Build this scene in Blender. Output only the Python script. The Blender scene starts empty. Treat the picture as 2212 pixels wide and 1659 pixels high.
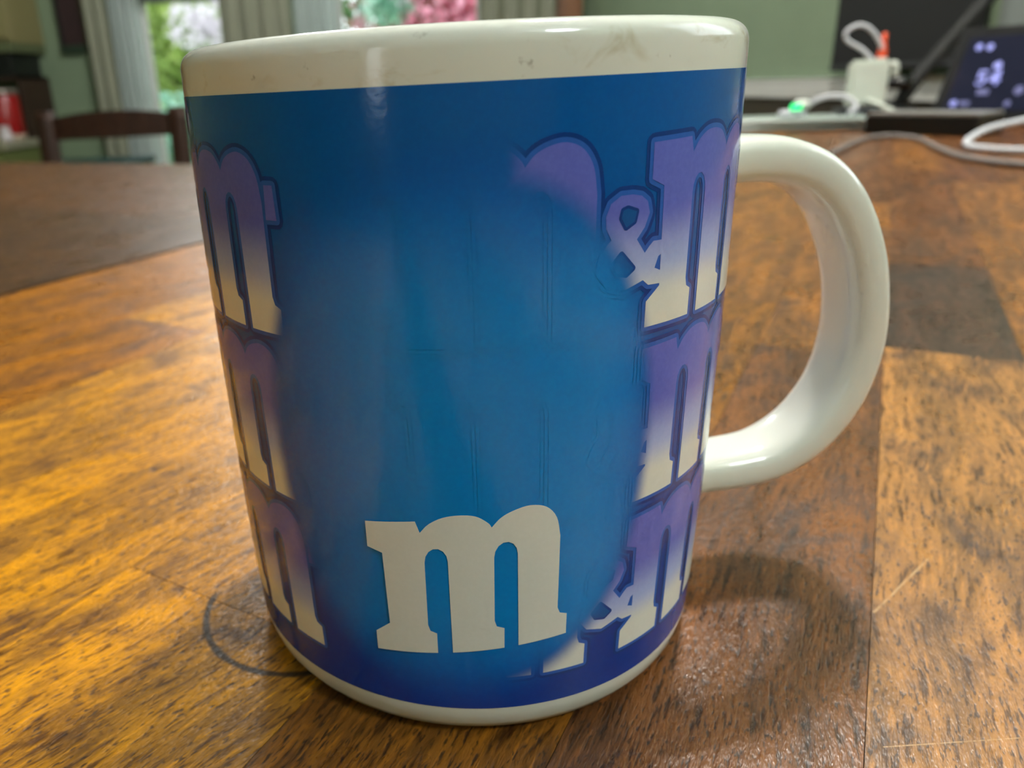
import bpy, bmesh, math, random
from mathutils import Vector, Matrix
random.seed(7)
S = bpy.context.scene
C = S.collection
R = math.radians

# ------------------------------------------------------------------ camera
cam = bpy.data.cameras.new('camera')
camo = bpy.data.objects.new('camera', cam); C.objects.link(camo)
_fw = Vector((-0.0739, 0.9374, -0.3403)).normalized()
_rt = Vector((0.9969, 0.0608, -0.0492)); _rt = (_rt - _rt.dot(_fw)*_fw).normalized()
_up = _rt.cross(_fw)
camo.matrix_world = Matrix(((_rt.x, _up.x, -_fw.x, 0.0), (_rt.y, _up.y, -_fw.y, -0.1254),
                            (_rt.z, _up.z, -_fw.z, 0.0910), (0, 0, 0, 1)))
cam.sensor_fit = 'HORIZONTAL'; cam.sensor_width = 36.0
cam.lens = 1641.33*36/2212
cam.shift_x = 223.7/2212; cam.shift_y = -50.57/2212
cam.clip_start = 0.005; cam.clip_end = 100
cam.dof.use_dof = True; cam.dof.focus_distance = 0.096; cam.dof.aperture_fstop = 23
S.camera = camo

# ------------------------------------------------------------------ world, exposure
W = bpy.data.worlds.new('world'); S.world = W; W.use_nodes = True
_bg = W.node_tree.nodes['Background']
_bg.inputs[0].default_value = (0.86, 0.95, 1.0, 1); _bg.inputs[1].default_value = 3.5
S.view_settings.view_transform = 'Standard'; S.view_settings.look = 'None'
S.view_settings.gamma = 1.0; S.view_settings.use_curve_mapping = False
S.view_settings.exposure = 0.0
S.cycles.max_bounces = 4; S.cycles.diffuse_bounces = 3; S.cycles.glossy_bounces = 3; S.cycles.transparent_max_bounces = 8
S.cycles.use_adaptive_sampling = True; S.cycles.adaptive_threshold = 0.1; S.cycles.adaptive_min_samples = 12
S.cycles.caustics_reflective = False; S.cycles.caustics_refractive = False
S.cycles.sample_clamp_indirect = 4.0
S.cycles.use_denoising = True

# ceiling fixture above and behind the mug: five small bulbs on a ring
for k in range(5):
    a = R(72*k+20)
    l = bpy.data.lights.new('ceiling_bulb', 'POINT'); l.energy = 19.0; l.color = (1.0, 0.96, 0.90)
    l.shadow_soft_size = 0.022
    lo = bpy.data.objects.new('ceiling_bulb', l); C.objects.link(lo)
    lo.location = (0.38+0.07*math.cos(a), 0.86+0.07*math.sin(a), 1.45)

# second ceiling lamp, above and behind the photographer
l = bpy.data.lights.new('ceiling_lamp', 'POINT'); l.energy = 48.0; l.color = (0.88, 0.95, 1.0); l.shadow_soft_size = 0.16
lo = bpy.data.objects.new('ceiling_lamp', l); C.objects.link(lo); lo.location = (1.0, -0.85, 1.5)
# unseen fill light, added to brighten the walls in the far half of the room
l = bpy.data.lights.new('far_fill_light', 'POINT'); l.energy = 62.0; l.color = (0.95, 0.98, 1.0); l.shadow_soft_size = 0.15
lo = bpy.data.objects.new('far_fill_light', l); C.objects.link(lo); lo.location = (-0.7, 2.9, 1.6)


# ------------------------------------------------------------------ helpers
def lin(c):
    return tuple(((v/255)/12.92 if v/255 <= .04045 else ((v/255+.055)/1.055)**2.4) for v in c)

class NT:
    def __init__(s, name):
        s.m = bpy.data.materials.new(name); s.m.use_nodes = True
        s.t = s.m.node_tree; s.n = s.t.nodes; s.l = s.t.links
        s.b = s.n['Principled BSDF']; s.out = s.n['Material Output']
    def node(s, ty, **kw):
        n = s.n.new(ty)
        for k, v in kw.items(): setattr(n, k, v)
        return n
    def set(s, sock, v):
        if hasattr(v, 'default_value') or isinstance(v, bpy.types.NodeSocket): s.l.new(v, sock)
        else:
            if isinstance(v, tuple) and len(v) == 3 and len(sock.default_value) == 4: v = (*v, 1)
            sock.default_value = v
    def math(s, op, a, b=0.0, c=0.0, clamp=False):
        n = s.node('ShaderNodeMath', operation=op); n.use_clamp = clamp
        s.set(n.inputs[0], a); s.set(n.inputs[1], b); s.set(n.inputs[2], c); return n.outputs[0]
    def ramp(s, v, a, b, lo=0.0, hi=1.0):
        n = s.node('ShaderNodeMapRange', interpolation_type='SMOOTHSTEP')
        s.set(n.inputs[0], v); s.set(n.inputs[1], a); s.set(n.inputs[2], b); s.set(n.inputs[3], lo); s.set(n.inputs[4], hi)
        return n.outputs[0]
    def mix(s, f, a, b, mode='MIX'):
        n = s.node('ShaderNodeMix', data_type='RGBA', blend_type=mode)
        s.set(n.inputs[0], f); s.set(n.inputs[6], a); s.set(n.inputs[7], b); return n.outputs[2]
    def noise(s, vec, scale, detail=2.0, rough=.5, dist=0.0):
        n = s.node('ShaderNodeTexNoise'); s.set(n.inputs['Vector'], vec)
        n.inputs['Scale'].default_value = scale; n.inputs['Detail'].default_value = detail
        n.inputs['Roughness'].default_value = rough; n.inputs['Distortion'].default_value = dist
        return n.outputs[0]
    def scale(s, vec, sc, off=(0, 0, 0)):
        n = s.node('ShaderNodeMapping'); s.set(n.inputs[0], vec)
        n.inputs[3].default_value = sc; n.inputs[1].default_value = off; return n.outputs[0]
    def coord(s, k='Object'): return s.node('ShaderNodeTexCoord').outputs[k]
    def bump(s, h, strength, dist):
        n = s.node('ShaderNodeBump'); s.set(n.inputs['Height'], h)
        n.inputs['Strength'].default_value = strength; n.inputs['Distance'].default_value = dist
        s.l.new(n.outputs[0], s.b.inputs['Normal'])
    def P(s, **kw):
        for k, v in kw.items(): s.set(s.b.inputs[k.replace('_', ' ')], v)
        return s.m

_pc = {}
def plain(name, rgb, rough=.5, metal=0.0, var=.06, sc=40.0, coat=0.0):
    """procedural plain surface: base colour with a little mottling"""
    if name in _pc: return _pc[name]
    t = NT(name); c = lin(rgb)
    f = t.noise(t.coord(), sc, 3)
    col = t.mix(f, tuple(v*(1-var) for v in c), tuple(min(1, v*(1+var)) for v in c))
    t.P(Base_Color=col, Roughness=rough, Metallic=metal, Coat_Weight=coat)
    _pc[name] = t.m; return t.m

def obj(name, verts, faces, mat=None, parent=None, smooth=False, loc=None, rot=None):
    me = bpy.data.meshes.new(name); me.from_pydata([tuple(v) for v in verts], [], faces); me.update()
    o = bpy.data.objects.new(name, me); C.objects.link(o)
    if mat: me.materials.append(mat)
    if smooth: me.shade_smooth()
    if parent: o.parent = parent
    if loc: o.location = loc
    if rot: o.rotation_euler = rot
    return o
def bmobj(name, bm, mat=None, parent=None, smooth=False, loc=None, rot=None):
    me = bpy.data.meshes.new(name); bm.to_mesh(me); bm.free()
    o = bpy.data.objects.new(name, me); C.objects.link(o)
    if mat: me.materials.append(mat)
    if smooth: me.shade_smooth()
    if parent: o.parent = parent
    if loc: o.location = loc
    if rot: o.rotation_euler = rot
    return o
def thing(name, label, cat, loc=(0, 0, 0), rot=(0, 0, 0), group=None):
    o = bpy.data.objects.new(name, None); C.objects.link(o); o.location = loc; o.rotation_euler = rot
    o.empty_display_size = .02
    o['label'] = label; o['category'] = cat
    if group: o['group'] = group
    return o
def tag(o, label, cat, group=None):
    o['label'] = label; o['category'] = cat
    if group: o['group'] = group
    return o
def struct(o, label=None):
    o['kind'] = 'structure'
    if label: o['label'] = label
    return o
def addbox(bm, lo, hi, M=None):
    vs = [bm.verts.new((x, y, z)) for x in (lo[0], hi[0]) for y in (lo[1], hi[1]) for z in (lo[2], hi[2])]
    if M is not None:
        for v in vs: v.co = M @ v.co
    for f in ((0, 1, 3, 2), (4, 6, 7, 5), (0, 4, 5, 1), (2, 3, 7, 6), (0, 2, 6, 4), (1, 5, 7, 3)):
        bm.faces.new([vs[i] for i in f])
    return vs
def box(name, lo, hi, mat, parent=None, bev=0.0, seg=2, loc=None, rot=None):
    bm = bmesh.new(); addbox(bm, lo, hi)
    if bev: bmesh.ops.bevel(bm, geom=bm.edges[:], offset=bev, segments=seg, profile=.5, affect='EDGES')
    return bmobj(name, bm, mat, parent, smooth=False, loc=loc, rot=rot)
def lathe(name, prof, n, mat, parent=None, close=False):
    V, F = [], []
    m = len(prof)
    for i in range(n):
        a = 2*math.pi*i/n
        for r, z in prof: V.append((r*math.sin(a), -r*math.cos(a), z))
    for i in range(n):
        j = (i+1) % n
        for k in range(m-1):
            F.append((i*m+k, j*m+k, j*m+k+1, i*m+k+1))
    return obj(name, V, F, mat, parent, smooth=True)
def catmull(P, n=8):
    P = [Vector(p) for p in P]; out = []
    Q = [2*P[0]-P[1]] + P + [2*P[-1]-P[-2]]
    for i in range(1, len(Q)-2):
        for k in range(n):
            t = k/n; a, b, c, d = Q[i-1], Q[i], Q[i+1], Q[i+2]
            out.append(.5*((2*b)+(c-a)*t+(2*a-5*b+4*c-d)*t*t+(3*b-a-3*c+d)*t**3))
    out.append(P[-1]); return out
def tube(name, pts, rad, mat, parent=None, n=10, up=Vector((0, 0, 1)), section=None, smooth=True, res=8):
    P = catmull(pts, res) if res else [Vector(p) for p in pts]
    V, F = [], []
    for i, q in enumerate(P):
        t = (P[min(i+1, len(P)-1)]-P[max(i-1, 0)]).normalized()
        a = t.cross(up)
        a = a.normalized() if a.length > 1e-4 else Vector((1, 0, 0))
        b = a.cross(t).normalized()
        rr = rad(i/(len(P)-1)) if callable(rad) else rad
        for k in range(n):
            th = 2*math.pi*k/n
            if section: u, w = section(th, i/(len(P)-1))
            else: u, w = rr*math.cos(th), rr*math.sin(th)
            V.append(q+a*u+b*w)
    for i in range(len(P)-1):
        for k in range(n):
            F.append((i*n+k, i*n+(k+1) % n, (i+1)*n+(k+1) % n, (i+1)*n+k))
    F.append(tuple(range(n))[::-1]); F.append(tuple((len(P)-1)*n+k for k in range(n)))
    return obj(name, V, F, mat, parent, smooth=smooth)

# ------------------------------------------------------------------ room shell
FLOOR = -0.75; CEIL = 1.75; YB = 4.6; YF = -2.2; XL = -3.4
def xr(y): return 1.066+.132*(2.07-y)           # right wall line
m_wall = plain('wall_sage_green', (128, 146, 118), .75, sc=6)
m_floor = NT('floor_boards'); _v = m_floor.scale(m_floor.coord(), (1, 12, 1))
m_floor = m_floor.P(Base_Color=m_floor.mix(m_floor.noise(_v, 3, 5), lin((96, 66, 40)), lin((132, 94, 58))), Roughness=.4)
m_ceil = plain('ceiling_white', (222, 222, 214), .8, sc=3)
m_white = plain('white_trim_paint', (205, 206, 200), .4, sc=12)
m_post = plain('stained_wood_post', (122, 72, 20), .4, var=.2, sc=14)

bm = bmesh.new(); addbox(bm, (XL-.1, YF-.1, FLOOR-.08), (2.2, YB+.1, FLOOR)); struct(bmobj('floor', bm, m_floor))
bm = bmesh.new(); addbox(bm, (XL-.1, YF-.1, CEIL), (2.2, YB+.1, CEIL+.08)); struct(bmobj('ceiling', bm, m_ceil))

def wall_open(name, a, b, z0, z1, opens, th, mat):
    """wall from a to b (xy), openings = list of (s0,s1,z0,z1) along the wall; thickness goes to the left of a->b"""
    a = Vector((*a, 0)); b = Vector((*b, 0)); L = (b-a).length; d = (b-a).normalized(); nrm = Vector((-d.y, d.x, 0))
    M = Matrix(((d.x, nrm.x, 0, a.x), (d.y, nrm.y, 0, a.y), (0, 0, 1, 0), (0, 0, 0, 1)))
    bm = bmesh.new(); s = 0
    for o in sorted(opens):
        addbox(bm, (s, 0, z0), (o[0], th, z1), M)
        if o[2] > z0: addbox(bm, (o[0], 0, z0), (o[1], th, o[2]), M)
        if o[3] < z1: addbox(bm, (o[0], 0, o[3]), (o[1], th, z1), M)
        s = o[1]
    addbox(bm, (s, 0, z0), (L, th, z1), M)
    return struct(bmobj(name, bm, mat)), M
# back wall with two windows
W1 = (-1.86, -1.30, -.62, 1.35); W2 = (-.70, .16, -.10, 1.35)
wall_open('wall_back', (xr(YB)+.1, YB), (XL, YB), FLOOR, CEIL, [], .001, m_wall)[0]
bpy.data.objects.remove(bpy.data.objects['wall_back'])
_x0 = XL
wall_open('wall_back', (XL, YB), (xr(YB)+.02, YB), FLOOR, CEIL,
          [(w[0]-_x0, w[1]-_x0, w[2], w[3]) for w in (W1, W2)], .1, m_wall)
# right wall with one window beyond the right edge of the view
ra, rb = (xr(YB), YB), (xr(YF), YF)
_L = math.hypot(ra[0]-rb[0], ra[1]-rb[1])
def rs(y): return (YB-y)/(YB-YF)*_L
W3 = (rs(.95), rs(.10), .27, 1.35)
_wr, MR = wall_open('wall_right', ra, rb, FLOOR, CEIL, [W3], .1, m_wall)
wall_open('wall_left', (XL, YF), (XL, YB), FLOOR, CEIL, [], .1, m_wall)
W4 = (0.7, 1.5, .0, 1.2)     # window in the wall behind the photographer
wall_open('wall_front', (xr(YF)+.02, YF), (XL, YF), FLOOR, CEIL, [(2.75, 3.15, .0, 1.25)], .1, m_wall)

def pane_mat():
    t = NT('window_glass')
    tr = t.node('ShaderNodeBsdfTransparent'); gl = t.node('ShaderNodeBsdfGlossy'); gl.inputs['Roughness'].default_value = .02
    fr = t.node('ShaderNodeFresnel'); fr.inputs[0].default_value = 1.45
    mx = t.node('ShaderNodeMixShader')
    f = t.math('MULTIPLY', fr.outputs[0], t.ramp(t.noise(t.coord(), 3, 2), 0, 1, .85, 1.0))
    t.l.new(f, mx.inputs[0]); t.l.new(tr.outputs[0], mx.inputs[1]); t.l.new(gl.outputs[0], mx.inputs[2])
    t.l.new(mx.outputs[0], t.out.inputs[0]); t.n.remove(t.b); return t.m
m_pane = pane_mat()
def window(name, M, s0, s1, z0, z1, th, mids=()):
    """frame and pane set into an opening; M maps (along, out, z) to the world"""
    e = bpy.data.objects.new(name, None); C.objects.link(e); e.empty_display_size = .05
    e.matrix_world = M @ Matrix.Translation(((s0+s1)/2, 0, z0)); e['kind'] = 'structure'
    h, w = z1-z0, (s1-s0)/2; f = .045
    for lo, hi in (((-w, .02, 0), (-w+f, .08, h)), ((w-f, .02, 0), (w, .08, h)), ((-w+f, .02, 0), (w-f, .08, f)), ((-w+f, .02, h-f), (w-f, .08, h))):
        box('window_frame', lo, hi, m_white, e, bev=.004)
    for x in mids: box('window_bar', (x-.012, .03, f), (x+.012, .07, h-f), m_white, e, bev=.003)
    box('pane', (-w+f, .047, f), (w-f, .053, h-f), m_pane, e)
    return e
MB = Matrix(((1, 0, 0, XL), (0, 1, 0, YB), (0, 0, 1, 0), (0, 0, 0, 1)))
window('window_1', MB, W1[0]-XL, W1[1]-XL, W1[2], W1[3], .1)
window('window_2', MB, W2[0]-XL, W2[1]-XL, W2[2], W2[3], .1)
window('window_3', MR, *W3, .1)
MF = Matrix(((-1, 0, 0, xr(YF)+.02), (0, -1, 0, YF), (0, 0, 1, 0), (0, 0, 0, 1)))
window('window_4', MF, 2.75, 3.15, .0, 1.25, .1)
# corner post and chair rail
struct(box('trim_1', (.555, YB-.06, FLOOR), (.70, YB, CEIL), m_post, bev=.006), 'brown stained wood post at the window corner')
_a, _b = rs(3.9), rs(1.0)
bm = bmesh.new(); addbox(bm, (_a, -.022, -.002), (_b, 0, .052), MR); addbox(bm, (_a, -.024, .049), (_b, 0, .053), MR)
struct(bmobj('trim_2', bm, m_white), 'white chair rail along the right wall')

bm = bmesh.new(); addbox(bm, (_a, -.012, FLOOR), (_b, 0, -.004), MR)
struct(bmobj('trim_3', bm, plain('dark_wainscot', (58, 50, 38), .55, var=.15)), 'dark panelling below the chair rail')

# ------------------------------------------------------------------ wooden table made of staves
TH = R(62.5); T_ = Vector((math.cos(TH), math.sin(TH), 0)); N_ = Vector((math.sin(TH), -math.cos(TH), 0))
SCR = [(.0885, .0055, .0705, -.0105, .0003), (.0575, -.0395, .0785, -.0375, .00014)]
def wood_mat():
    t = NT('oiled_stave_wood')
    oi = t.node('ShaderNodeObjectInfo')
    pos = t.coord('Object')
    off = t.node('ShaderNodeCombineXYZ'); t.set(off.inputs[0], t.math('MULTIPLY', oi.outputs['Random'], 13.7))
    t.set(off.inputs[1], t.math('MULTIPLY', oi.outputs['Random'], 31.1)); t.set(off.inputs[2], t.math('MULTIPLY', oi.outputs['Random'], 7.3))
    ad = t.node('ShaderNodeVectorMath', operation='ADD'); t.set(ad.inputs[0], pos); t.set(ad.inputs[1], off.outputs[0])
    rot = t.node('ShaderNodeVectorRotate', rotation_type='Z_AXIS'); t.set(rot.inputs['Vector'], ad.outputs[0])
    t.set(rot.inputs['Angle'], t.math('MULTIPLY', oi.outputs['Object Index'], math.pi/180))
    p = rot.outputs[0]
    # slow wander so that the grain is not ruler straight
    wv = t.noise(p, 14, 2)
    wvec = t.node('ShaderNodeCombineXYZ'); t.set(wvec.inputs[0], t.math('MULTIPLY', t.math('SUBTRACT', wv, .5), .010))
    a2 = t.node('ShaderNodeVectorMath', operation='ADD'); t.set(a2.inputs[0], p); t.set(a2.inputs[1], wvec.outputs[0]); q = a2.outputs[0]
    broad = t.noise(t.scale(q, (120, 14, 120)), 1.0, 3, .55, .6)      # bands along the stave
    fine = t.noise(t.scale(q, (1000, 120, 1000)), 1.0, 3, .65)        # fibres
    pore = t.noise(t.scale(q, (1700, 420, 1700)), 1.0, 2, .6)         # short dark pores
    blot = t.noise(t.scale(p, (1, .55, 1)), 60, 4, .65, .8)           # figure across the grain
    c0 = oi.outputs['Color']
    dark = t.mix(1.0, c0, lin((104, 78, 60)), 'MULTIPLY')
    lite = t.node('ShaderNodeHueSaturation'); t.set(lite.inputs['Color'], c0); lite.inputs['Value'].default_value = 2.3; lite.inputs['Saturation'].default_value = 1.04
    col = t.mix(t.ramp(broad, .36, .66, 0, .75), c0, lite.outputs[0])
    col = t.mix(t.ramp(blot, .48, .70, 0, .70), col, dark)
    col = t.mix(t.ramp(fine, .46, .30, 0, .75), col, lite.outputs[0])
    col = t.mix(t.ramp(fine, .52, .66, 0, .80), col, dark)
    col = t.mix(t.ramp(pore, .56, .68, 0, .85), col, t.mix(.55, dark, (0.010, 0.005, 0.003)))
    # an old cup ring on the varnish
    g = t.node('ShaderNodeNewGeometry').outputs['Position']
    sub = t.node('ShaderNodeVectorMath', operation='SUBTRACT'); t.set(sub.inputs[0], g); sub.inputs[1].default_value = (-.0312, -.0078, 0)
    ln = t.node('ShaderNodeVectorMath', operation='LENGTH'); t.set(ln.inputs[0], sub.outputs[0])
    d = t.math('ABSOLUTE', t.math('SUBTRACT', ln.outputs['Value'], .0183))
    ring = t.ramp(t.math('ADD', d, t.math('MULTIPLY', t.math('SUBTRACT', t.noise(g, 260, 3), .5), .0006)), .00025, .0010, 1, 0)
    sx = t.node('ShaderNodeSeparateXYZ'); t.set(sx.inputs[0], g)
    ring = t.math('MULTIPLY', ring, t.ramp(t.math('ADD', sx.outputs[1], t.math('MULTIPLY', sx.outputs[0], .55)), -.0285, -.034, 0, .95))
    col = t.mix(ring, col, (0.02, 0.011, 0.007))
    # scratches in the finish
    for (ax, ay, bx, by, w) in SCR:
        L = math.hypot(bx-ax, by-ay); ux, uy = (bx-ax)/L, (by-ay)/L
        along = t.math('ADD', t.math('MULTIPLY', sx.outputs[0], ux), t.math('MULTIPLY', sx.outputs[1], uy)); a0 = ax*ux+ay*uy
        across = t.math('ABSOLUTE', t.math('SUBTRACT', t.math('SUBTRACT', t.math('MULTIPLY', sx.outputs[1], ux), t.math('MULTIPLY', sx.outputs[0], uy)), ay*ux-ax*uy))
        mk = t.math('MULTIPLY', t.ramp(across, w*.4, w, 1, 0), t.math('MULTIPLY', t.math('GREATER_THAN', along, a0), t.math('LESS_THAN', along, a0+L)))
        col = t.mix(t.math('MULTIPLY', mk, t.ramp(fine, .35, .6, .05, .5)), col, lin((214, 176, 128)))
    rough = t.ramp(blot, .3, .75, .24, .40)
    rough = t.math('ADD', rough, t.math('MULTIPLY', t.ramp(pore, .5, .75), .15))
    h = t.math('ADD', t.math('MULTIPLY', pore, -.7), t.math('MULTIPLY', fine, -.6))
    t.bump(h, .5, .0006)
    t.P(Base_Color=col, Roughness=rough, Specular_IOR_Level=.5)
    return t.m
m_wood = wood_mat()
m_core = plain('table_underside_wood', (52, 34, 22), .6, var=.2)
GOLD = (160, 108, 28); BROWN = (90, 55, 28); DARK = (60, 40, 29); MID = (114, 73, 34); AMBER = (126, 78, 20)
def stave(parent, n0, n1, t0, t1, col):
    w, l = (n1-n0)/2-.00006, (t1-t0)/2-.00006
    bm = bmesh.new(); addbox(bm, (-w, -l, -.022), (w, l, 0))
    if abs(n1+.3205) < 1e-6:      # eased long edge along the gap between the tables
        es = [e for e in bm.edges if all(v.co.z > -1e-6 and v.co.x > 0 for v in e.verts)]
        bmesh.ops.bevel(bm, geom=es, offset=.0022, segments=3, affect='EDGES')
    c = N_*((n0+n1)/2) + T_*((t0+t1)/2)
    o = bmobj('plank', bm, m_wood, parent, loc=tuple(c - parent.location), rot=(0, 0, TH-math.pi/2))
    o.color = (*lin(col), 1)
    if n1 < -.005: o.pass_index = 13
    return o
def table(name, label, n0, n1, t0, t1, seams, special):
    c = N_*((n0+n1)/2)+T_*((t0+t1)/2)
    root = thing(name, label, 'table', (c.x, c.y, 0))
    ns = [n0]+sorted(s for s in seams if n0 < s < n1)+[n1]
    for i in range(len(ns)-1):
        a, b = ns[i], ns[i+1]; mid = (a+b)/2
        cuts = None
        for key, cc in special.items():
            if key[0] < mid < key[1]: cuts = cc
        if cuts is None:
            t = t0; cuts = []
            t += random.uniform(.12, .5)
            while t < t1-.1:
                cuts.append((t, random.choice((GOLD, BROWN, MID, AMBER, BROWN, MID)))); t += random.uniform(.3, .6)
            cuts.append((t1, random.choice((GOLD, BROWN, MID, AMBER))))
        t = t0
        for te, cl in cuts:
            te = min(te, t1); stave(root, a, b, t, te, cl); t = te
    # carcass below the staves
    hl, hw = (t1-t0)/2, (n1-n0)/2
    def cb(nm, lo, hi):
        o = box(nm, lo, hi, m_core, root, bev=.002, rot=(0, 0, TH-math.pi/2)); return o
    cb('top_core', (-hw+.004, -hl+.004, -.030), (hw-.004, hl-.004, -.0222))
    for s in (-1, 1):
        cb('apron', (s*(hw-.09)-.011, -hl+.08, -.11), (s*(hw-.09)+.011, hl-.08, -.030))
        cb('apron', (-hw+.101, s*(hl-.09)-.011, -.11), (hw-.101, s*(hl-.09)+.011, -.030))
    for sx in (-1, 1):
        for sy in (-1, 1):
            x, y = sx*(hw-.10), sy*(hl-.10)
            cb('leg', (x-.035, y-.035, FLOOR), (x+.035, y+.035, -.111))
    return root
SE = [-.270, -.222, -.170, -.119, -.064, -.009, .029, .067, .105, .150, .192, .240, .285, .33, .38, .43, .48, .53, .58]
SP = {(-.3175, -.270): [(.2, AMBER), (.6, AMBER), (9, MID)], (-.270, -.222): [(.35, AMBER), (9, MID)], (-.222, -.170): [(.1, AMBER), (.6, GOLD), (9, MID)],
      (-.119, -.064): [(.16, GOLD), (.60, AMBER), (9, MID)],
      (-.064, -.009): [(-.0285, GOLD), (.34, GOLD), (.8, MID), (9, BROWN)],
      (-.170, -.119): [(.05, GOLD), (.45, GOLD), (9, BROWN)],
      (-.009, .029): [(-.11, MID), (.22, (108, 68, 24)), (.7, MID), (9, BROWN)],
      (.029, .067): [(-.05, DARK), (.165, BROWN), (.5, MID), (9, BROWN)],
      (.067, .105): [(.178, (130, 90, 50)), (.312, DARK), (.7, BROWN), (9, MID)],
      (.105, .150): [(.21, AMBER), (.62, MID), (9, BROWN)],
      (.150, .192): [(.30, BROWN), (.66, MID), (9, BROWN)]}
table('dining_table', 'brown stave wood table carrying the blue mug', -.3175, .44, -.42, 1.50, SE, SP)
table('side_table', 'brown stave wood table at left, beyond the gap and before the chair', -1.62, -.3205, -.55, .685,
      [-.365, -.41, -.455, -.50, -.55, -.60, -.645, -.69, -.74, -.79, -.85, -.9, -.95, -1.0, -1.06, -1.12, -1.18, -1.25, -1.32, -1.4, -1.5],
      {(-1.7, -.3): [(-.1, (74, 46, 22)), (.32, (66, 42, 20)), (9, (78, 48, 22))]})

# ------------------------------------------------------------------ the mug
MH = .0970
def rz(z):
    t = z/MH
    return .03908*(2*(t-.5)*(t-1)) + .04077*(-4*t*(t-1)) + .041*(2*t*(t-.5))
def ceramic():
    t = NT('white_glazed_ceramic')
    p = t.coord()
    sx = t.node('ShaderNodeSeparateXYZ'); t.set(sx.inputs[0], p)
    smud = t.noise(t.scale(p, (1, 1, 1.6)), 120, 4, .6, .5)
    spot = t.noise(p, 330, 3, .6)
    hi = t.ramp(sx.outputs[2], .086, .0935)
    lipside = t.math('MULTIPLY', hi, t.ramp(sx.outputs[2], .0968, .095))
    c = lin((230, 231, 222))
    col = t.mix(t.math('MULTIPLY', lipside, t.ramp(smud, .56, .74, 0, .55)), c, lin((178, 160, 108)))
    col = t.mix(t.math('MULTIPLY', lipside, t.ramp(spot, .68, .76, 0, .55)), col, lin((120, 108, 84)))
    t.bump(t.noise(p, 700, 2), .04, .0003)
    t.P(Base_Color=col, Roughness=t.ramp(smud, .3, .8, .07, .16), Specular_IOR_Level=.55)
    return t.m
m_cer = ceramic()
mug = thing('coffee_mug', 'white ceramic mug with a blue lettered print and a round side handle', 'mug')
prof = [(.0005, .0032), (.0318, .0030), (.0328, .0004), (.0352, 0), (.0366, .0004), (.0378, .0013)]
for k in range(41):
    z = .0030+(MH-.0025-.0030)*k/40
    prof.append((rz(z) - (.0004 if k == 0 else 0), z))
cx = .041-.0025
for k in range(1, 9):
    a = R(90*k/8); prof.append((cx+.0025*math.cos(a), MH-.0025+.0025*math.sin(a)))
for k in range(1, 9):
    a = R(90+90*k/8); prof.append((cx-.0002+.0020*math.cos(a), MH-.0020+.0020*math.sin(a)))
for k in range(20):
    z = MH-.004-(MH-.004-.010)*(k+1)/20; prof.append((rz(z)-.0045, z))
prof += [(.0325, .0066), (.028, .0056), (.0005, .0055)]
lathe('body', prof, 160, m_cer, mug)
def hsec(th, s):
    c, q = math.cos(th), math.sin(th); e = .62
    f = 1 + .35*max(0, 1-s/.10)**2 + .35*max(0, 1-(1-s)/.10)**2
    return (.0064*f*math.copysign(abs(c)**e, c), .0039*f*math.copysign(abs(q)**(e+.12), q))
HP = [(38.3, 76.2), (43, 76.6), (49, 76.7), (55, 76.0), (61.5, 73.2), (67, 67.5), (71.4, 59), (73.7, 50), (74.1, 41), (71.8, 32), (66.5, 24.6), (59, 20.1), (51, 18.9), (43, 18.9), (38.0, 19.1)]
HA = R(12)      # the handle points right and a little away from the camera
tube('handle', [(x/1000*math.cos(HA), x/1000*math.sin(HA), z/1000) for x, z in HP], .004, m_cer, mug, n=28, up=Vector((-math.sin(HA), math.cos(HA), 0)), section=lambda th, s: (hsec(th, s)[1], hsec(th, s)[0]), res=8)

# --- print: everything is drawn flat in (degrees round the mug, mm above the table) and wrapped on
def wrapped(name, flat_bm, off, mat, parent):
    bmesh.ops.dissolve_degenerate(flat_bm, dist=.004, edges=flat_bm.edges[:])
    for f in flat_bm.faces:
        f.normal_update()
        if f.normal.z < 0: f.normal_flip()
    for v in flat_bm.verts:
        a, z = R(v.co.x), v.co.y/1000
        r = rz(z)+off
        v.co = (r*math.sin(a), -r*math.cos(a), z)
    o = bmobj(name, flat_bm, mat, parent, smooth=True)
    o.data.normals_split_custom_set_from_vertices([Vector((v.co.x, v.co.y, 0)).normalized() for v in o.data.vertices])
    return o
def slice_x(bm, step=1.5):
    xs = [v.co.x for v in bm.verts]; x = math.floor(min(xs)/step)*step+step
    while x < max(xs):
        bmesh.ops.bisect_plane(bm, geom=bm.verts[:]+bm.edges[:]+bm.faces[:], plane_co=(x, 0, 0), plane_no=(1, 0, 0)); x += step
def slice_y(bm, step=4.0):
    ys = [v.co.y for v in bm.verts]; y = math.floor(min(ys)/step)*step+step
    while y < max(ys):
        bmesh.ops.bisect_plane(bm, geom=bm.verts[:]+bm.edges[:]+bm.faces[:], plane_co=(0, y, 0), plane_no=(0, 1, 0)); y += step
def fill_poly(P):
    bm = bmesh.new(); f = bm.faces.new([bm.verts.new((x, y, 0)) for x, y in P])
    bmesh.ops.triangulate(bm, faces=[f], ngon_method='EAR_CLIP')
    slice_x(bm); slice_y(bm)
    return bm
MMD = .714      # mm per degree on the wall
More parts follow.
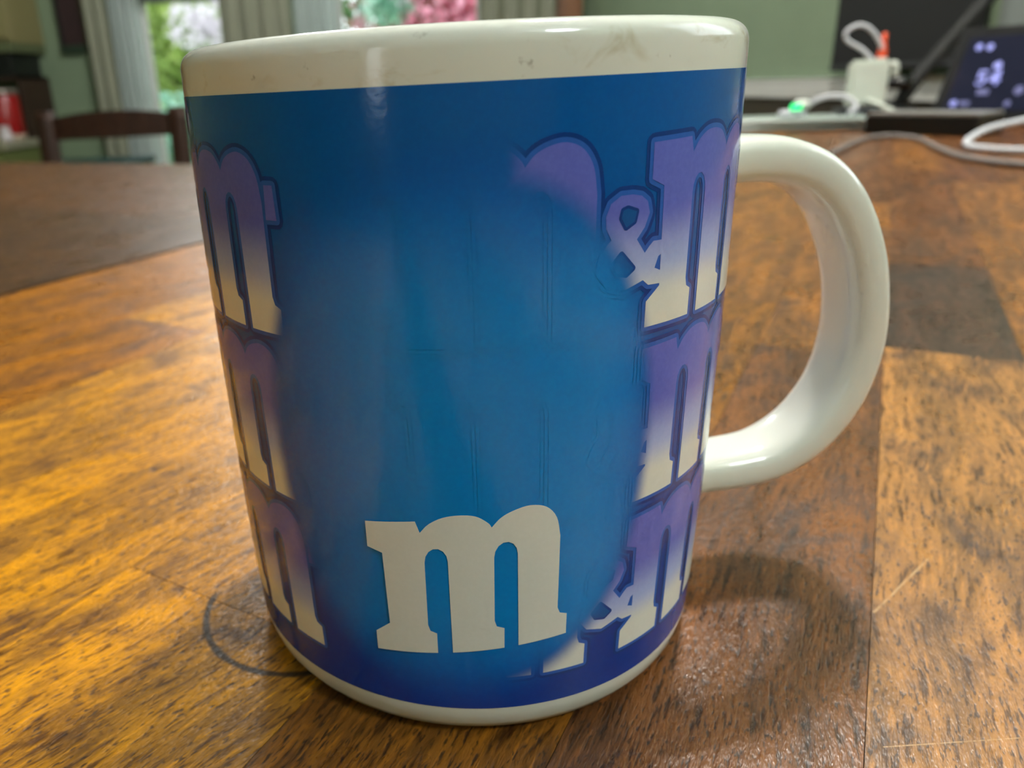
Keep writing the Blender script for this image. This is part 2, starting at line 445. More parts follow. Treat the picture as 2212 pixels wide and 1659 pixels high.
def stroke(P, w):
    bm = bmesh.new(); n = len(P)
    for i in range(n):
        a = Vector((P[i][0]*MMD, P[i][1])); b = Vector((P[(i+1) % n][0]*MMD, P[(i+1) % n][1]))
        L = (b-a).length
        if L < 1e-6: continue
        d = (b-a)/L; q = Vector((-d.y, d.x))*w
        k = max(1, int(L/1.2))
        for s in range(k):
            u, v = a+d*L*s/k, a+d*L*(s+1)/k
            bm.faces.new([bm.verts.new((c.x/MMD, c.y, 0)) for c in (u-q, v-q, v+q, u+q)])
        bm.faces.new([bm.verts.new(((a.x+w*math.cos(t))/MMD, a.y+w*math.sin(t), 0)) for t in [2*math.pi*j/10 for j in range(10)]])
    return bm
def clip_x(bm, x0, x1):
    g = lambda: bm.verts[:]+bm.edges[:]+bm.faces[:]
    bmesh.ops.bisect_plane(bm, geom=g(), plane_co=(x1, 0, 0), plane_no=(1, 0, 0), clear_outer=True)
    bmesh.ops.bisect_plane(bm, geom=g(), plane_co=(x0, 0, 0), plane_no=(-1, 0, 0), clear_outer=True)
A0, A1 = -251.0, 71.0
def print_mat(name, kind):
    t = NT(name); p = t.coord(); sx = t.node('ShaderNodeSeparateXYZ'); t.set(sx.inputs[0], p)
    x, y, z = sx.outputs
    az = t.math('MULTIPLY', t.math('ARCTAN2', x, t.math('MULTIPLY', y, -1.0)), 180/math.pi)
    zm = t.math('MULTIPLY', z, 1000.0)
    # plain brighter panel in the middle of the print, soft on all sides
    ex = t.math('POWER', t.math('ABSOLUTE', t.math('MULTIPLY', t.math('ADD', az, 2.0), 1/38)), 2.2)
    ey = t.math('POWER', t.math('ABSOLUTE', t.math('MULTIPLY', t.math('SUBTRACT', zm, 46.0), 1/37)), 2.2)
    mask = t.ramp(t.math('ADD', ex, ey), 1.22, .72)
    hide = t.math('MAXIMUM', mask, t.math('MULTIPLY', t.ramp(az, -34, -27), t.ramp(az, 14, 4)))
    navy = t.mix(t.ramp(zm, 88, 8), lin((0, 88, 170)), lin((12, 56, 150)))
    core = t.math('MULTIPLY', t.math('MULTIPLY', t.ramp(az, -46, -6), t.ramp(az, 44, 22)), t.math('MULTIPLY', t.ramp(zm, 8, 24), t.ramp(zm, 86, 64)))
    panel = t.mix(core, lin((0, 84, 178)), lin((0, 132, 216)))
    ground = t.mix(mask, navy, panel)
    if kind == 'ground': col = ground
    elif kind == 'white': col = lin((228, 230, 224))
    else:
        if kind == 'fill':
            row = t.math('MODULO', t.math('ADD', zm, 24.85-11.9), 24.85)
            c = t.mix(t.ramp(row, 15, 7), lin((98, 108, 204)), lin((172, 186, 236)))
            c = t.mix(t.ramp(row, 8.5, 3.5), c, lin((230, 230, 222)))
        elif kind == 'edge': c = lin((44, 96, 190))
        elif kind == 'hole': c = lin((14, 84, 158))
        else: c = lin((14, 58, 136))
        col = t.mix(t.ramp(hide, .15, .85), c, ground)
    gr = t.noise(p, 1500, 3, .6)
    col = t.mix(t.ramp(gr, .35, .7, 0, .10), col, (1, 1, 1), 'SOFT_LIGHT')
    t.bump(t.noise(p, 1100, 2), .05, .0003)
    t.P(Base_Color=col, Roughness=.13, Specular_IOR_Level=.5)
    return t.m
m_ground = print_mat('print_ground_blue', 'ground'); m_fill = print_mat('print_letter_lilac', 'fill')
m_edge = print_mat('print_letter_edge', 'edge'); m_dark = print_mat('print_letter_outline', 'dark')
m_hole = print_mat('print_letter_hole', 'hole'); m_pw = print_mat('print_white', 'white')
bm = bmesh.new(); nx, nz = 220, 40
gv = [[bm.verts.new((A0+(A1-A0)*i/nx, 6.2+(91.0-6.2)*k/nz, 0)) for k in range(nz+1)] for i in range(nx+1)]
for i in range(nx):
    for k in range(nz): bm.faces.new((gv[i][k], gv[i+1][k], gv[i+1][k+1], gv[i][k+1]))
wrap = wrapped('printed_wrap', bm, .00004, m_ground, mug)
wrap['label'] = 'blue printed wrap with repeated lettering'

def arc(cx_, cy_, rx, ry, a0, a1, n=7):
    return [(cx_+rx*math.cos(R(a0+(a1-a0)*i/n)), cy_+ry*math.sin(R(a0+(a1-a0)*i/n))) for i in range(n+1)]
def soft(P, n=4): return [(v.x, v.y) for v in catmull([(x, y) for x, y in P], n)]
GM = ([(.2, 0), (.2, 3.3), (3.4, 5.0), (3.0, 17.0), (0, 17.9), (0, 22.0), (9.9, 22.2)]
      + soft([(10.7, 20.4), (12.4, 21.7), (15, 22.6), (18, 22.8), (21, 22.4), (23.2, 21.2), (23.9, 20.4)])
      + soft([(23.9, 20.4), (25.6, 21.7), (28, 22.5), (31, 22.8), (34, 22.0), (36, 20), (36.8, 17)])[1:]
      + [(36.8, 5), (37.3, 4.0), (38.8, 3.5), (38.8, 0), (29, 0)]
      + arc(26.5, 15.6, 2.2, 2.2, 0, 180) + [(24.3, 5.0), (24.7, 4.0), (26.2, 3.5), (26.2, 0), (16, 0)]
      + arc(13.5, 15.6, 2.2, 2.2, 0, 180) + [(11.3, 5.0), (11.7, 4.0), (13.0, 3.5), (13.0, 0)])
GA = [(6.89, 16.47), (8.7, 16.2), (10.06, 15.49), (10.63, 14.11), (9.69, 12.47), (8.16, 11.19), (10.04, 9.41), (10.99, 10.15), (11.86, 10.67), (14.52, 10.62), (14.72, 9.2), (13.21, 8.68), (12.5, 7.35), (14.5, 6.71), (14.71, 5.24), (11.24, 5.38), (10.0, 6.1), (5.85, 5.19), (2.22, 5.96), (.2, 7.81), (.92, 9.88), (3.06, 11.53), (2.01, 12.89), (1.92, 14.27), (2.76, 15.67), (4.62, 16.47)]
GA1 = [(6.01, 14.96), (7.82, 14.5), (7.46, 13.36), (5.84, 12.75), (4.83, 13.89), (5.12, 14.77)]
GA2 = [(5.17, 9.72), (7.71, 7.81), (6.34, 7.12), (4.26, 7.49), (3.46, 8.45)]
GQ = [(0, 14.8), (2.6, 14.8), (2.3, 19), (.3, 19)]
GS = [(1, .2), (1, 5.2), (3.2, 5.2), (4.4, 3.4), (6.6, 3.0), (7.6, 4.4), (6.4, 5.8), (2.6, 8.0), (1.0, 11), (2.6, 14.6), (6, 16.0), (8.4, 15.2), (9.2, 16), (11, 16), (11, 11.4), (8.8, 11.4), (7.8, 12.8), (6, 13.2), (5.2, 12), (6.4, 10.8), (10, 9), (11.6, 6), (10.6, 2.2), (7, 0), (4, .6), (3, 0)]
m_letters = dict(m=GM, a=GA, q=GQ, s=GS)
_lc = {}
def letter(name, G, a, z, sx=1.0, holes=()):
    P = [(a+x*sx, z+y) for x, y in G]
    if max(x for x, _ in P) < A0 or min(x for x, _ in P) > A1: return
    f = fill_poly(P); clip_x(f, A0, A1-.4)
    o = wrapped(name, f, .00013, m_fill, wrap)
    d = stroke(P, 1.05); clip_x(d, A0, A1-.4); wd = wrapped('outline', d, .00007, m_dark, wrap)
    e = stroke(P, .55); clip_x(e, A0, A1-.4); wrapped('outline', e, .00010, m_edge, wrap)
    for H in holes:
        Q = [(a+x*sx, z+y) for x, y in H]
        h = stroke(Q, .35); wrapped('outline', h, .00015, m_dark, wrap)
        wrapped('counter', fill_poly(Q), .00017, m_hole, wrap)
for z0 in (61.6, 36.75, 11.9):
    for L in (-12.2, -114.2, -216.2):
        letter('letter_m', GM, L, z0, .92)
        letter('letter_m', GM, L+44.5, z0, .92)
        letter('ampersand', GA, L+33.7, z0, 1.0, (GA1, GA2))
        letter('apostrophe', GQ, L+79.0, z0)
        if L != -114.2: letter('letter_s', GS, L+82.4, z0)
# the large white m low on the front
P = [(-19.8+x, 16.9+y*.975+.075*(x-19.5)) for x, y in GM]
wm = wrapped('letter_m', fill_poly(P), .00020, m_pw, wrap); wm['label'] = 'large white letter m'

# ------------------------------------------------------------------ things on the table, behind right
m_blk = plain('black_plastic', (14, 14, 15), .35, sc=60)
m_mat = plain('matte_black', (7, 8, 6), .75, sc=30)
m_wpl = plain('white_plastic', (222, 228, 216), .35, sc=50)
m_cab = plain('white_cable_rubber', (206, 208, 214), .45, sc=80)
m_gry = plain('grey_cable_rubber', (120, 112, 108), .5, sc=80)
m_sil = plain('brushed_silver', (176, 174, 172), .35, .6, sc=90)
m_org = plain('orange_plastic', (236, 84, 40), .4, sc=60)
# black flat box with silver lid
g = thing('docking_box', 'black flat box with silver lid lying in front of the charger', 'box', (.598, .922, 0), (0, 0, R(-58)))
box('casing', (-.068, -.030, 0), (.068, .030, .0235), m_blk, g, bev=.002)
box('lid', (-.0665, -.0285, .0235), (.0665, .0285, .0275), m_sil, g, bev=.0012)
# charger block on black block
g = thing('adapter_block', 'small black block under the white charger', 'block', (.600, 1.120, 0), (0, 0, R(-12)))
box('casing', (-.030, -.024, 0), (.030, .024, .027), m_blk, g, bev=.003)
box('seam', (-.0302, -.0242, .0125), (.0302, .0242, .0135), plain('dark_grey_plastic', (40, 40, 42), .5), g)
g = thing('power_charger', 'white upright charger brick with a looped cable on top', 'charger', (.606, 1.116, .027), (0, 0, R(-12)))
bm = bmesh.new(); addbox(bm, (-.026, -.011, 0), (.026, .011, .066)); bmesh.ops.bevel(bm, geom=bm.edges[:], offset=.0045, segments=4, affect='EDGES')
bmobj('casing', bm, m_wpl, g)
tube('cable_loop', [(.004, 0, .064), (-.012, 0, .080), (-.034, 0, .094), (-.036, 0, .106), (-.022, 0, .114), (-.006, 0, .108), (.010, 0, .088), (.018, 0, .066)], .0030, m_cab, g, n=10)
tube('side_plug', [(.027, 0, .058), (.034, 0, .058), (.036, 0, .048), (.035, 0, .042)], .0045, m_wpl, g)
tube('output_cable', [(.0, -.016, .010), (.014, -.019, .004), (.032, -.026, -.006), (.045, -.034, -.016), (.052, -.04, -.024)], .0036, m_wpl, g)
op = thing('orange_plug', 'small orange tapered plug beside the cable loop', 'plug', (.600+.022*math.cos(R(-12)), 1.120+.022*math.sin(R(-12)), .0925), (0, 0, R(-12)))
lathe('plug_body', [(.0001, 0), (.0062, .0002), (.0066, .004), (.0062, .012), (.0046, .018), (.0035, .028), (.0028, .036), (.0001, .0365)], 16, m_org, op)
lathe('collar', [(.0001, -.0002), (.0072, 0), (.0072, .0025), (.0001, .0026)], 16, plain('pale_collar', (220, 200, 190), .4), op)
# two pale glass plates
def glass():
    t = NT('pale_green_glass')
    t.P(Base_Color=t.mix(t.noise(t.coord(), 60, 3), lin((196, 214, 206)), lin((214, 228, 220))), Roughness=.22, Transmission_Weight=.35, IOR=1.45)
    return t.m
m_gls = glass()
for zz, dx, rz_, lb in ((0, .0, -14, 'lower pale glass plate lying left of the black box'), (.0095, -.012, -17, 'upper pale glass plate under the green light')):
    o = thing('glass_plate', lb, 'plate', (.515+dx, 1.105, zz), (0, 0, R(rz_)), 'pale glass plates')
    box('sheet', (-.092, -.055, 0.0015), (.092, .055, .0085), m_gls, o, bev=.0025, seg=3)
    for fx in (-.08, .08):
        for fy in (-.045, .045): box('foot', (fx-.004, fy-.004, 0), (fx+.004, fy+.004, .0015 if zz == 0 else .0015), m_cab, o)
# connector with green light and its cable
g = thing('charging_connector', 'white cable connector with a glowing green light', 'connector', (.500, 1.090, .0185), (0, 0, R(-20)))
bm = bmesh.new(); addbox(bm, (-.026, -.010, 0), (.012, .010, .010)); bmesh.ops.bevel(bm, geom=bm.edges[:], offset=.003, segments=2, affect='EDGES')
bmobj('base', bm, m_cab, g, smooth=True)
bm = bmesh.new(); addbox(bm, (-.006, -.008, .0095), (.016, .008, .024)); bmesh.ops.bevel(bm, geom=bm.edges[:], offset=.003, segments=2, affect='EDGES')
bmobj('head', bm, m_wpl, g, smooth=True)
t = NT('green_indicator_light'); t.P(Base_Color=(0, .6, .15), Emission_Color=t.mix(t.noise(t.coord(), 200), (0, .9, .2), (.02, 1, .28)), Emission_Strength=1.6); m_led = t.m
box('indicator_light', (-.010, -.0095, .0105), (.005, -.0075, .0185), m_led, g, bev=.0006)
tube('cable', [(.014, 0, .017), (.026, -.002, .024), (.046, -.004, .028), (.064, -.006, .024), (.074, -.012, .012), (.066, -.02, .004)], .0034, m_cab, g)
# thin grey cable across the table and white loop at the right
o = tube('grey_cable', [(.385, .715, .003), (.440, .795, .003), (.495, .868, .003), (.530, .885, .003), (.536, .835, .003), (.500, .735, .003), (.470, .645, .003), (.465, .590, .003), (.472, .553, .003), (.49, .515, .003)], .0030, m_gry, n=8)
tag(o, 'thin grey cable curving across the table toward the right', 'cable')
o = tube('white_cable', [(.80, .83, .010), (.735, .835, .022), (.684, .828, .024), (.638, .818, .019), (.593, .800, .014), (.559, .774, .008), (.533, .740, .005), (.519, .706, .004), (.521, .674, .004), (.535, .652, .004), (.57, .632, .004), (.64, .61, .004)], .0036, m_cab, n=10)
tag(o, 'thick white cable bent into a loop at the right edge', 'cable')
# leaning dark display
def disp_mat():
    t = NT('dark_lit_screen'); p = t.coord()
    f = t.noise(p, 25, 2)
    t.P(Base_Color=(.004, .005, .009), Roughness=.15, Emission_Color=t.mix(f, lin((20, 23, 42)), lin((30, 32, 50))), Emission_Strength=1.0); return t.m
t = NT('screen_glyph_light'); t.P(Base_Color=(.1, .1, .2), Emission_Color=t.mix(t.noise(t.coord(), 90), lin((140, 150, 236)), lin((176, 180, 250))), Emission_Strength=1.0); m_gly = t.m
t = NT('screen_glyph_dim'); t.P(Base_Color=(.1, .1, .2), Emission_Color=t.mix(t.noise(t.coord(), 90), lin((66, 72, 112)), lin((84, 88, 128))), Emission_Strength=1.0); m_gly2 = t.m
PHI, TAU = R(65), R(20)
e1 = Vector((math.cos(PHI), -math.sin(PHI), 0)); bk = Vector((math.sin(PHI), math.cos(PHI), 0))
vv = Vector((0, 0, 1))*math.cos(TAU)+bk*math.sin(TAU); nf = e1.cross(vv)
g = thing('smart_display', 'dark leaning display with lit blue digits at the right edge', 'display')
# local axes: x along the bottom edge, y up the screen, z out of the front
g.matrix_world = Matrix(((e1.x, vv.x, nf.x, .698), (e1.y, vv.y, nf.y, 1.077), (e1.z, vv.z, nf.z, .019), (0, 0, 0, 1)))
box('bezel', (-.016, -.012, -.010), (.200, .116, 0), m_blk, g, bev=.002)
box('screen', (0, 0, 0), (.185, .102, .0008), disp_mat(), g)
def glyph(P, z, mat, nm):
    bm = bmesh.new(); vs = [bm.verts.new((x*1.1, y*1.1, z)) for x, y in P]; bm.faces.new(vs)
    r = bmesh.ops.extrude_face_region(bm, geom=bm.faces[:])
    for v in [q for q in r['geom'] if isinstance(q, bmesh.types.BMVert)]: v.co.z -= .0003
    bmesh.ops.recalc_face_normals(bm, faces=bm.faces[:])
    return bmobj(nm, bm, mat, g)
def disc(x, y, r, mat, nm='icon'): glyph([(x+r*math.cos(2*math.pi*k/14), y+r*math.sin(2*math.pi*k/14)) for k in range(14)], .0014, mat, nm)
disc(.0154, .0799, .0042, m_gly); disc(.0291, .0791, .0042, m_gly); disc(.0118, .0087, .0042, m_gly); disc(.0778, .0086, .0038, m_gly2)
disc(.0477, .0556, .0050, m_gly)
glyph([(.019, .0062), (.032, .0062), (.032, .0115), (.019, .0115)], .0014, m_gly2, 'caption')
glyph([(.0355, .0195), (.050, .0195), (.050, .0265), (.0355, .0265)], .0014, m_gly2, 'caption')
disc(.0849, .0247, .0055, m_gly2)
for P in ([(0, 30), (18, 30), (18, 25), (5, 25), (5, 18), (12, 19), (18, 15), (19, 8), (14, 1), (6, 0), (0, 2), (0, 6), (7, 5), (12, 6), (13, 10), (10, 14), (0, 13)],
          [(38, 0), (38, 7), (24, 7), (24, 12), (36, 30), (43, 30), (43, 12), (47, 12), (47, 7), (43, 7), (43, 0)]):
    glyph([(.0290+x*.00062, .0315+y*.00062) for x, y in P], .0014, m_gly, 'digit')
box('stand_foot', (.02, -.004, -.045), (.17, .03, -.010), m_blk, g, bev=.003)

# things on the right wall
g = thing('wall_dark_panel', 'large black flat panel hanging on the right wall', 'screen')  # plain black slab covering the dark area of the right wall
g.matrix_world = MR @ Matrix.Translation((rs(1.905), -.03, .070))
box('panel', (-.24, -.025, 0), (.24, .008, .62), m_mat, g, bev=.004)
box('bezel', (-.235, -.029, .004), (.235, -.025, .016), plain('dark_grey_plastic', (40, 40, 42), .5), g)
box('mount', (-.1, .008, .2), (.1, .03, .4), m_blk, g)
g = thing('paper_sheet', 'pale grey sheet hanging on the wall at the upper right corner', 'paper')
g.matrix_world = MR @ Matrix.Translation((rs(1.520), -.012, .140))
box('sheet', (-.13, -.002, 0), (.13, .0, .34), plain('pale_paper', (118, 126, 122), .7), g)
box('hanger_strip', (-.13, -.004, .33), (.13, .012, .35), m_blk, g)
# black boom arm
g = thing('desk_arm', 'black slanted desk arm standing behind the charger', 'arm', (.715, 1.235, 0))
lathe('base', [(.0001, 0), (.034, 0), (.036, .006), (.028, .016), (.012, .020), (.0001, .0205)], 24, m_blk, g)
tube('arm', [(0, 0, .015), (.03, .006, .06), (.085, .016, .125), (.15, .028, .20)], .011, m_mat, g)
lathe('joint', [(.0001, .045), (.016, .047), (.020, .055), (.016, .064), (.0001, .066)], 16, m_blk, g)

# ------------------------------------------------------------------ dining chair
m_chair = NT('dark_chair_wood'); _v = m_chair.scale(m_chair.coord(), (30, 30, 4))
m_chair = m_chair.P(Base_Color=m_chair.mix(m_chair.noise(_v, 2, 4), lin((24, 10, 4)), lin((64, 32, 12))), Roughness=.5)
g = thing('dining_chair', 'dark brown wooden chair with an arched top rail before the window', 'chair', (-.962, 2.02, FLOOR), (0, 0, R(2)))
H = -FLOOR
for sx in (-1, 1):
    tube('leg', [(sx*.180, .01, 0), (sx*.182, 0, .40), (sx*.185, 0, .60), (sx*.187, .02, H+.070-(.004 if sx > 0 else 0))], .0, m_chair, g, n=12,
         section=lambda th, s: (.024*math.copysign(abs(math.cos(th))**.4, math.cos(th)), .020*math.copysign(abs(math.sin(th))**.4, math.sin(th))))
    box('leg', (sx*.185-.018, -.42, 0), (sx*.185+.018, -.384, .43), m_chair, g, bev=.003)
def rail(nm, zb, zt, arch, parent):
    V, F = [], []; n = 16
    for i in range(n+1):
        x = -.165+.33*i/n; u = (i/n-.5)*2; y = .018+.012*(u*u)-.010
        for (yy, z) in ((y-.010, zb), (y+.010, zb), (y+.010, zt+arch*(1-u*u)), (y-.010, zt+arch*(1-u*u))): V.append((x, yy, z))
    for i in range(n):
        for k in range(4): F.append((i*4+k, i*4+(k+1) % 4, (i+1)*4+(k+1) % 4, (i+1)*4+k))
    F += [(3, 2, 1, 0), (n*4, n*4+1, n*4+2, n*4+3)]
    return obj(nm, V, F, m_chair, parent)
rail('top_rail', H-.006, H+.052, .014, g); rail('lower_rail', H-.20, H-.145, .006, g)
box('seat', (-.205, -.43, .43), (.205, .02, .455), m_chair, g, bev=.006)
for sx in (-1, 1): box('stretcher', (sx*.185-.010, -.384, .2), (sx*.185+.010, -.012, .225), m_chair, g, bev=.003)

# ------------------------------------------------------------------ curtains, blind, left side
def drape(name, x0, x1, y, z0, z1, nf, amp, mat, label, cat='curtain', flare=0.0, group=None):
    n = nf*10; V, F = [], []
    rows = 8
    ph = random.random()*6
    for k in range(rows+1):
        z = z0+(z1-z0)*k/rows
        for i in range(n+1):
            u = i/n; xx = x0+(x1-x0)*u + flare*(1-k/rows)*(u-.5)
            V.append((xx, y+amp*math.sin(u*nf*2*math.pi+ph)+.3*amp*math.sin(u*nf*4.7+ph*2+.4*k), z))
    for k in range(rows):
        for i in range(n): F.append((k*(n+1)+i, k*(n+1)+i+1, (k+1)*(n+1)+i+1, (k+1)*(n+1)+i))
    o = obj(name, V, F, mat, smooth=True)
    md = o.modifiers.new('thickness', 'SOLIDIFY'); md.thickness = .002
    return tag(o, label, cat, group)
def fabric(name, rgb, trans=.0, see=0.0):
    t = NT(name); c = lin(rgb); f = t.noise(t.scale(t.coord(), (60, 60, 8)), 2, 3)
    t.P(Base_Color=t.mix(f, tuple(v*.9 for v in c), c), Roughness=.85)
    if trans or see:
        tl = t.node('ShaderNodeBsdfTranslucent'); tl.inputs[0].default_value = (*c, 1)
        m1 = t.node('ShaderNodeMixShader'); m1.inputs[0].default_value = trans
        t.l.new(t.b.outputs[0], m1.inputs[1]); t.l.new(tl.outputs[0], m1.inputs[2]); last = m1
        if see:
            tr = t.node('ShaderNodeBsdfTransparent'); m2 = t.node('ShaderNodeMixShader'); m2.inputs[0].default_value = see
            t.l.new(m1.outputs[0], m2.inputs[1]); t.l.new(tr.outputs[0], m2.inputs[2]); last = m2
        t.l.new(last.outputs[0], t.out.inputs[0])
    return t.m
m_drape = fabric('sage_grey_drape', (150, 152, 132), .12); m_sheer = fabric('sheer_white_voile', (240, 248, 246), .7, .15)
ZR = 1.42
drape('drape', -1.335, -.93, YB-.10, -.70, ZR, 4, .022, m_drape, 'grey green pleated drape between the two windows', group='grey green drapes')
drape('sheer_curtain', -.915, -.66, YB-.085, -.70, ZR, 3, .014, m_sheer, 'pale sheer curtain at the left side of the pink window', group='sheer curtains')
drape('drape', .13, .55, YB-.10, -.70, ZR, 4, .020, m_drape, 'grey green pleated drape beside the brown post', group='grey green drapes')
drape('drape', -2.13, -1.99, YB-.10, -.70, ZR, 2, .018, m_drape, 'narrow grey green drape left of the sheer curtain', group='grey green drapes')
drape('sheer_curtain', -1.965, -1.80, YB-.085, -.70, ZR, 3, .014, m_sheer, 'white sheer curtain hanging left of the green garden window', flare=.04, group='sheer curtains')
o = box('roller_blind', (-1.87, YB-.05, .60), (-1.30, YB-.035, 1.40), plain('dark_blind_fabric', (86, 92, 84), .8), bev=.002)
tag(o, 'dark roller blind lowered to the top of the green window', 'blind')
for nm, x0, x1, lb in (('curtain_rod', -2.2, .58, 'thin dark rod carrying the drapes over both windows'),):
    o = tube(nm, [(x0, YB-.10, 1.44), (x1, YB-.10, 1.44)], .012, m_blk, res=0); tag(o, lb, 'rod')
# dark framed picture on the green wall at left
g = thing('wall_picture', 'dark narrow framed picture on the green wall at left', 'picture', (-2.215, YB-.012, .375))
box('backing', (-.085, -.012, .03), (.055, .010, .80), plain('picture_dark_print', (52, 34, 36), .5, var=.4, sc=9), g, bev=.003)
box('frame', (.055, -.025, 0.02), (.085, .010, .82), plain('picture_frame_grey', (128, 118, 100), .4, .3), g, bev=.004)
box('frame', (-.105, -.02, 0.02), (-.085, .010, .82), m_blk, g, bev=.004)
box('frame', (.085, -.02, 0.0), (.135, .010, .82), m_blk, g, bev=.004)
box('bottom_rail', (-.105, -.03, -.012), (.135, .010, .03), plain('picture_rail_green', (40, 58, 44), .4), g, bev=.008)
# kitchen corner at far left
m_beige = plain('beige_cabinet', (138, 130, 88), .5, sc=5)
g = thing('wall_cabinet', 'beige wall cupboard at the far upper left', 'cabinet', (-2.83, YB-.36, .42))
box('carcass', (-.40, .02, 0), (.40, .36, 1.0), m_beige, g, bev=.004)
for sx in (-1, 1):
    d = box('door', (min(sx*.005, sx*.395), -.004, .02), (max(sx*.005, sx*.395), .02, .98), m_beige, g, bev=.004)
    box('knob', (sx*.05-.01, -.024, .10), (sx*.05+.01, -.004, .12), m_blk, d, bev=.003)
box('light_rail', (-.40, 0, -.05), (.40, .36, 0), plain('greenish_rail', (96, 104, 72), .5), g, bev=.004)
o = thing('microwave_oven', 'black oven under the beige wall cupboard', 'oven', (-2.80, YB-.34, .245))
box('casing', (-.33, 0, 0), (.33, .32, .122), m_blk, o, bev=.006); box('door', (-.32, -.014, .006), (.20, 0, .116), m_blk, o, bev=.003)
box('handle', (.205, -.02, .02), (.22, 0, .10), plain('dark_grey_plastic', (40, 40, 42), .5), o, bev=.003)
g = thing('kitchen_counter', 'olive green kitchen counter at the far left', 'counter', (-2.78, YB-.64, FLOOR))
box('cabinet', (-.62, .02, 0), (.33, .62, .62), plain('olive_cabinet', (104, 112, 62), .6), g, bev=.004)
box('worktop', (-.62, 0, .62), (.35, .62, .66), plain('pale_worktop', (160, 156, 132), .4), g, bev=.004)
for k in range(2): box('door', (-.60+.47*k, 0, .05), (-.16+.47*k, .02, .60), plain('olive_door', (112, 120, 68), .6), g, bev=.004)
CT = FLOOR+.66
g = thing('shelf_riser', 'dark shelf stand on the counter carrying the oven', 'shelf', (-2.80, YB-.30, CT))
for sx in (-1, 1): box('side', (sx*.35-.01, -.04, 0), (sx*.35+.01, .29, .335), m_core, g, bev=.002)
box('board', (-.36, -.04, .317), (.36, .29, .335), m_core, g, bev=.002)
m_red = plain('red_glossy_tin', (150, 16, 18), .3)
g = thing('red_tin', 'red round canister on the counter at the far left', 'canister', (-2.505, YB-.45, CT))
lathe('can', [(.0001, 0), (.085, 0), (.088, .006), (.088, .235), (.084, .24), (.0001, .24)], 28, m_red, g)
lathe('lid', [(.0001, .24), (.090, .24), (.090, .262), (.080, .270), (.0001, .270)], 28, plain('tin_lid', (150, 140, 130), .3, .5), g)
lathe('foot_band', [(.0885, .0), (.0895, .002), (.0895, .03), (.0885, .032)], 28, plain('tin_band', (190, 170, 150), .4), g)
m_cup = plain('pale_crockery', (214, 206, 208), .3)
def jar(x, y, r, h, mat, lb, cap):
    g = thing('storage_jar', lb, 'jar', (x, y, CT))
    lathe('jar_body', [(.0001, 0), (r*.9, 0), (r, .01), (r, h*.75), (r*.75, h*.9), (r*.72, h), (.0001, h)], 20, mat, g)
    lathe('cap', [(.0001, h), (r*.8, h), (r*.8, h+.02), (.0001, h+.022)], 20, cap, g)
jar(-2.53, YB-.60, .035, .075, plain('yellow_jar', (226, 204, 40), .4), 'small yellow jar before the red canister', m_cup)
jar(-2.66, YB-.57, .05, .10, m_cup, 'pale pink jar at the extreme left on the counter', plain('pink_cap', (210, 150, 140), .5))
jar(-2.45, YB-.58, .034, .06, m_cup, 'small white jar right of the yellow jar', m_cup)
# low things seen below the chair rail
g = thing('storage_tub', 'dark teal storage tub on the floor behind the chair', 'tub', (-2.02, YB-.55, FLOOR))
box('tub', (-.28, -.2, 0), (.28, .2, .50), plain('teal_plastic', (18, 52, 52), .5), g, bev=.02); box('lid', (-.29, -.21, .50), (.29, .21, .54), plain('teal_lid', (28, 66, 66), .5), g, bev=.01)
g = thing('floor_bin', 'pale lilac bin standing on the floor behind the chair post', 'bin', (-2.30, 3.6, FLOOR))
lathe('bin_body', [(.0001, 0), (.10, 0), (.12, .5), (.112, .5), (.095, .02), (.0001, .02)], 24, plain('lilac_plastic', (196, 190, 206), .5), g)
lathe('rim', [(.119, .49), (.128, .50), (.128, .512), (.119, .515)], 24, plain('lilac_rim', (206, 200, 214), .5), g)

# ------------------------------------------------------------------ garden beyond the windows
bm = bmesh.new(); addbox(bm, (-14, YB+.15, FLOOR-.35), (12, 26, FLOOR-.25))
struct(bmobj('ground', bm, plain('lawn_green', (110, 150, 78), .9, var=.3, sc=1.2)), 'green lawn outside the windows')
def leafmat(name, a, b):
    t = NT(name); oi = t.node('ShaderNodeNewGeometry')
    c = t.mix(t.ramp(t.noise(t.coord(), 6, 3), .3, .7), lin(a), lin(b))
    tl = t.node('ShaderNodeBsdfTranslucent'); t.set(tl.inputs[0], c)
    t.P(Base_Color=c, Roughness=.6)
    m1 = t.node('ShaderNodeMixShader'); m1.inputs[0].default_value = .4
    t.l.new(t.b.outputs[0], m1.inputs[1]); t.l.new(tl.outputs[0], m1.inputs[2]); t.l.new(m1.outputs[0], t.out.inputs[0])
    return t.m
def cloud(name, n, c, rad, size, mat, parent, shell=.5):
    V, F = [], []
    for i in range(n):
        d = Vector((random.gauss(0, 1), random.gauss(0, 1), random.gauss(0, 1))).normalized()
        r = random.uniform(shell, 1)
        p = Vector((c[0]+d.x*rad[0]*r, c[1]+d.y*rad[1]*r, c[2]+d.z*rad[2]*r))
        a = Vector((random.gauss(0, 1), random.gauss(0, 1), random.gauss(0, 1))).normalized()
        b = a.cross(Vector((random.gauss(0, 1), random.gauss(0, 1), random.gauss(0, 1)))).normalized()
        s = size*random.uniform(.6, 1.3); k = len(V)
        V += [p-a*s, p+b*s*.45, p+a*s, p-b*s*.45]; F.append((k, k+1, k+2, k+3))
    o = obj(name, V, F, mat, parent); o['kind'] = 'stuff'; return o
m_bark = plain('bark_brown', (78, 60, 46), .9, var=.3)
LF = leafmat('leaf_fresh_green', (124, 152, 76), (204, 222, 132)); LD = leafmat('leaf_deep_green', (58, 96, 52), (110, 148, 84)); LT = leafmat('leaf_pale_teal', (120, 176, 150), (176, 212, 190))
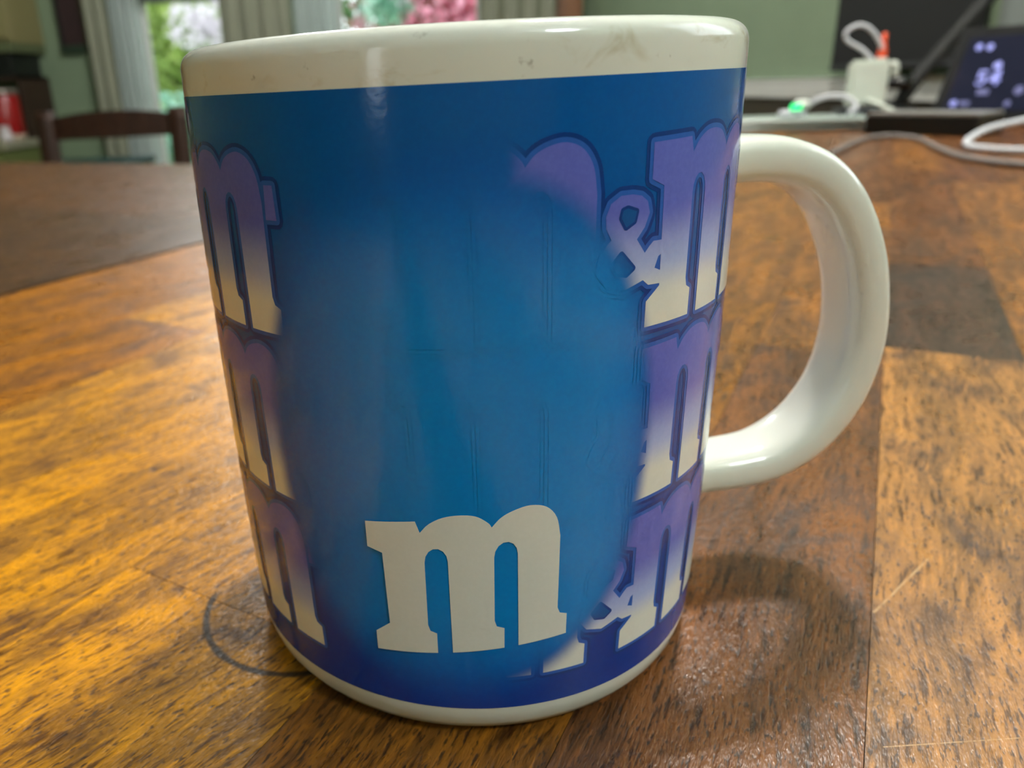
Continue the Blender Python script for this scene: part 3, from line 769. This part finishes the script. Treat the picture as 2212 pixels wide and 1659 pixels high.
BW = leafmat('blossom_white', (226, 214, 226), (246, 240, 244)); BP = leafmat('blossom_pink', (226, 120, 150), (240, 190, 206)); BR = leafmat('foliage_red', (150, 84, 88), (206, 150, 150))
def shrub(name, label, cat, x, y, rad, leaf, n, blossoms=(), size=.09, zc=None):
    z0 = FLOOR-.25
    g = thing(name, label, cat, (x, y, z0))
    zc = zc if zc is not None else rad[2]*.9
    tube('trunk', [(0, 0, 0), (.03, .02, zc*.5), (-.02, .0, zc*1.1)], lambda s: .05*(1-.6*s), m_bark, g, n=8, res=4)
    for k in range(3):
        a = R(120*k+20); tube('branch', [(0, 0, zc*.4), (rad[0]*.4*math.cos(a), rad[1]*.4*math.sin(a), zc*.9), (rad[0]*.7*math.cos(a), rad[1]*.7*math.sin(a), zc*1.2)], lambda s: .03*(1-.7*s), m_bark, g, n=6, res=4)
    cloud('foliage', n, (0, 0, zc), rad, size, leaf, g, .35)
    for (mt, nb, c, r, s) in blossoms: cloud('blossoms', nb, c, r, s, mt, g, .1)
    return g
shrub('garden_shrub', 'fresh green shrub with white blossom seen through the left window', 'shrub', -3.1, 8.6, (1.2, .9, 1.6), LF, 5200,
      [(BW, 500, (.72, -.9, 1.72), (.42, .25, .35), .05), (BW, 220, (.60, -.9, 2.12), (.35, .2, .18), .05), (BW, 160, (1.0, -.9, 2.45), (.3, .2, .2), .05)], .085, 1.35)
shrub('garden_shrub', 'pale green low shrub under the white blossom', 'shrub', -2.75, 6.9, (.9, .5, .62), LT, 2600, [], .06, .55)
shrub('garden_tree', 'deep green tree far behind the garden shrubs', 'tree', -5.6, 13, (2.6, 1.4, 2.8), LD, 5200, [], .17, 2.6)
shrub('flowering_shrub', 'pink and red flowering shrub seen through the right window', 'shrub', .10, 8.6, (1.3, .9, 1.5), BR, 5200,
      [(BP, 900, (.25, -.8, 1.75), (.9, .3, .5), .075), (BW, 90, (-.55, -.95, 1.95), (.22, .1, .16), .05), (LT, 260, (-.75, -.9, 1.8), (.25, .1, .2), .06), (BW, 60, (.15, -.95, 2.2), (.12, .1, .07), .05)], .085, 1.35)
shrub('garden_tree', 'pale green tree behind the pink flowering shrub', 'tree', .6, 13.5, (3.0, 1.4, 2.8), LD, 5200, [], .17, 2.6)
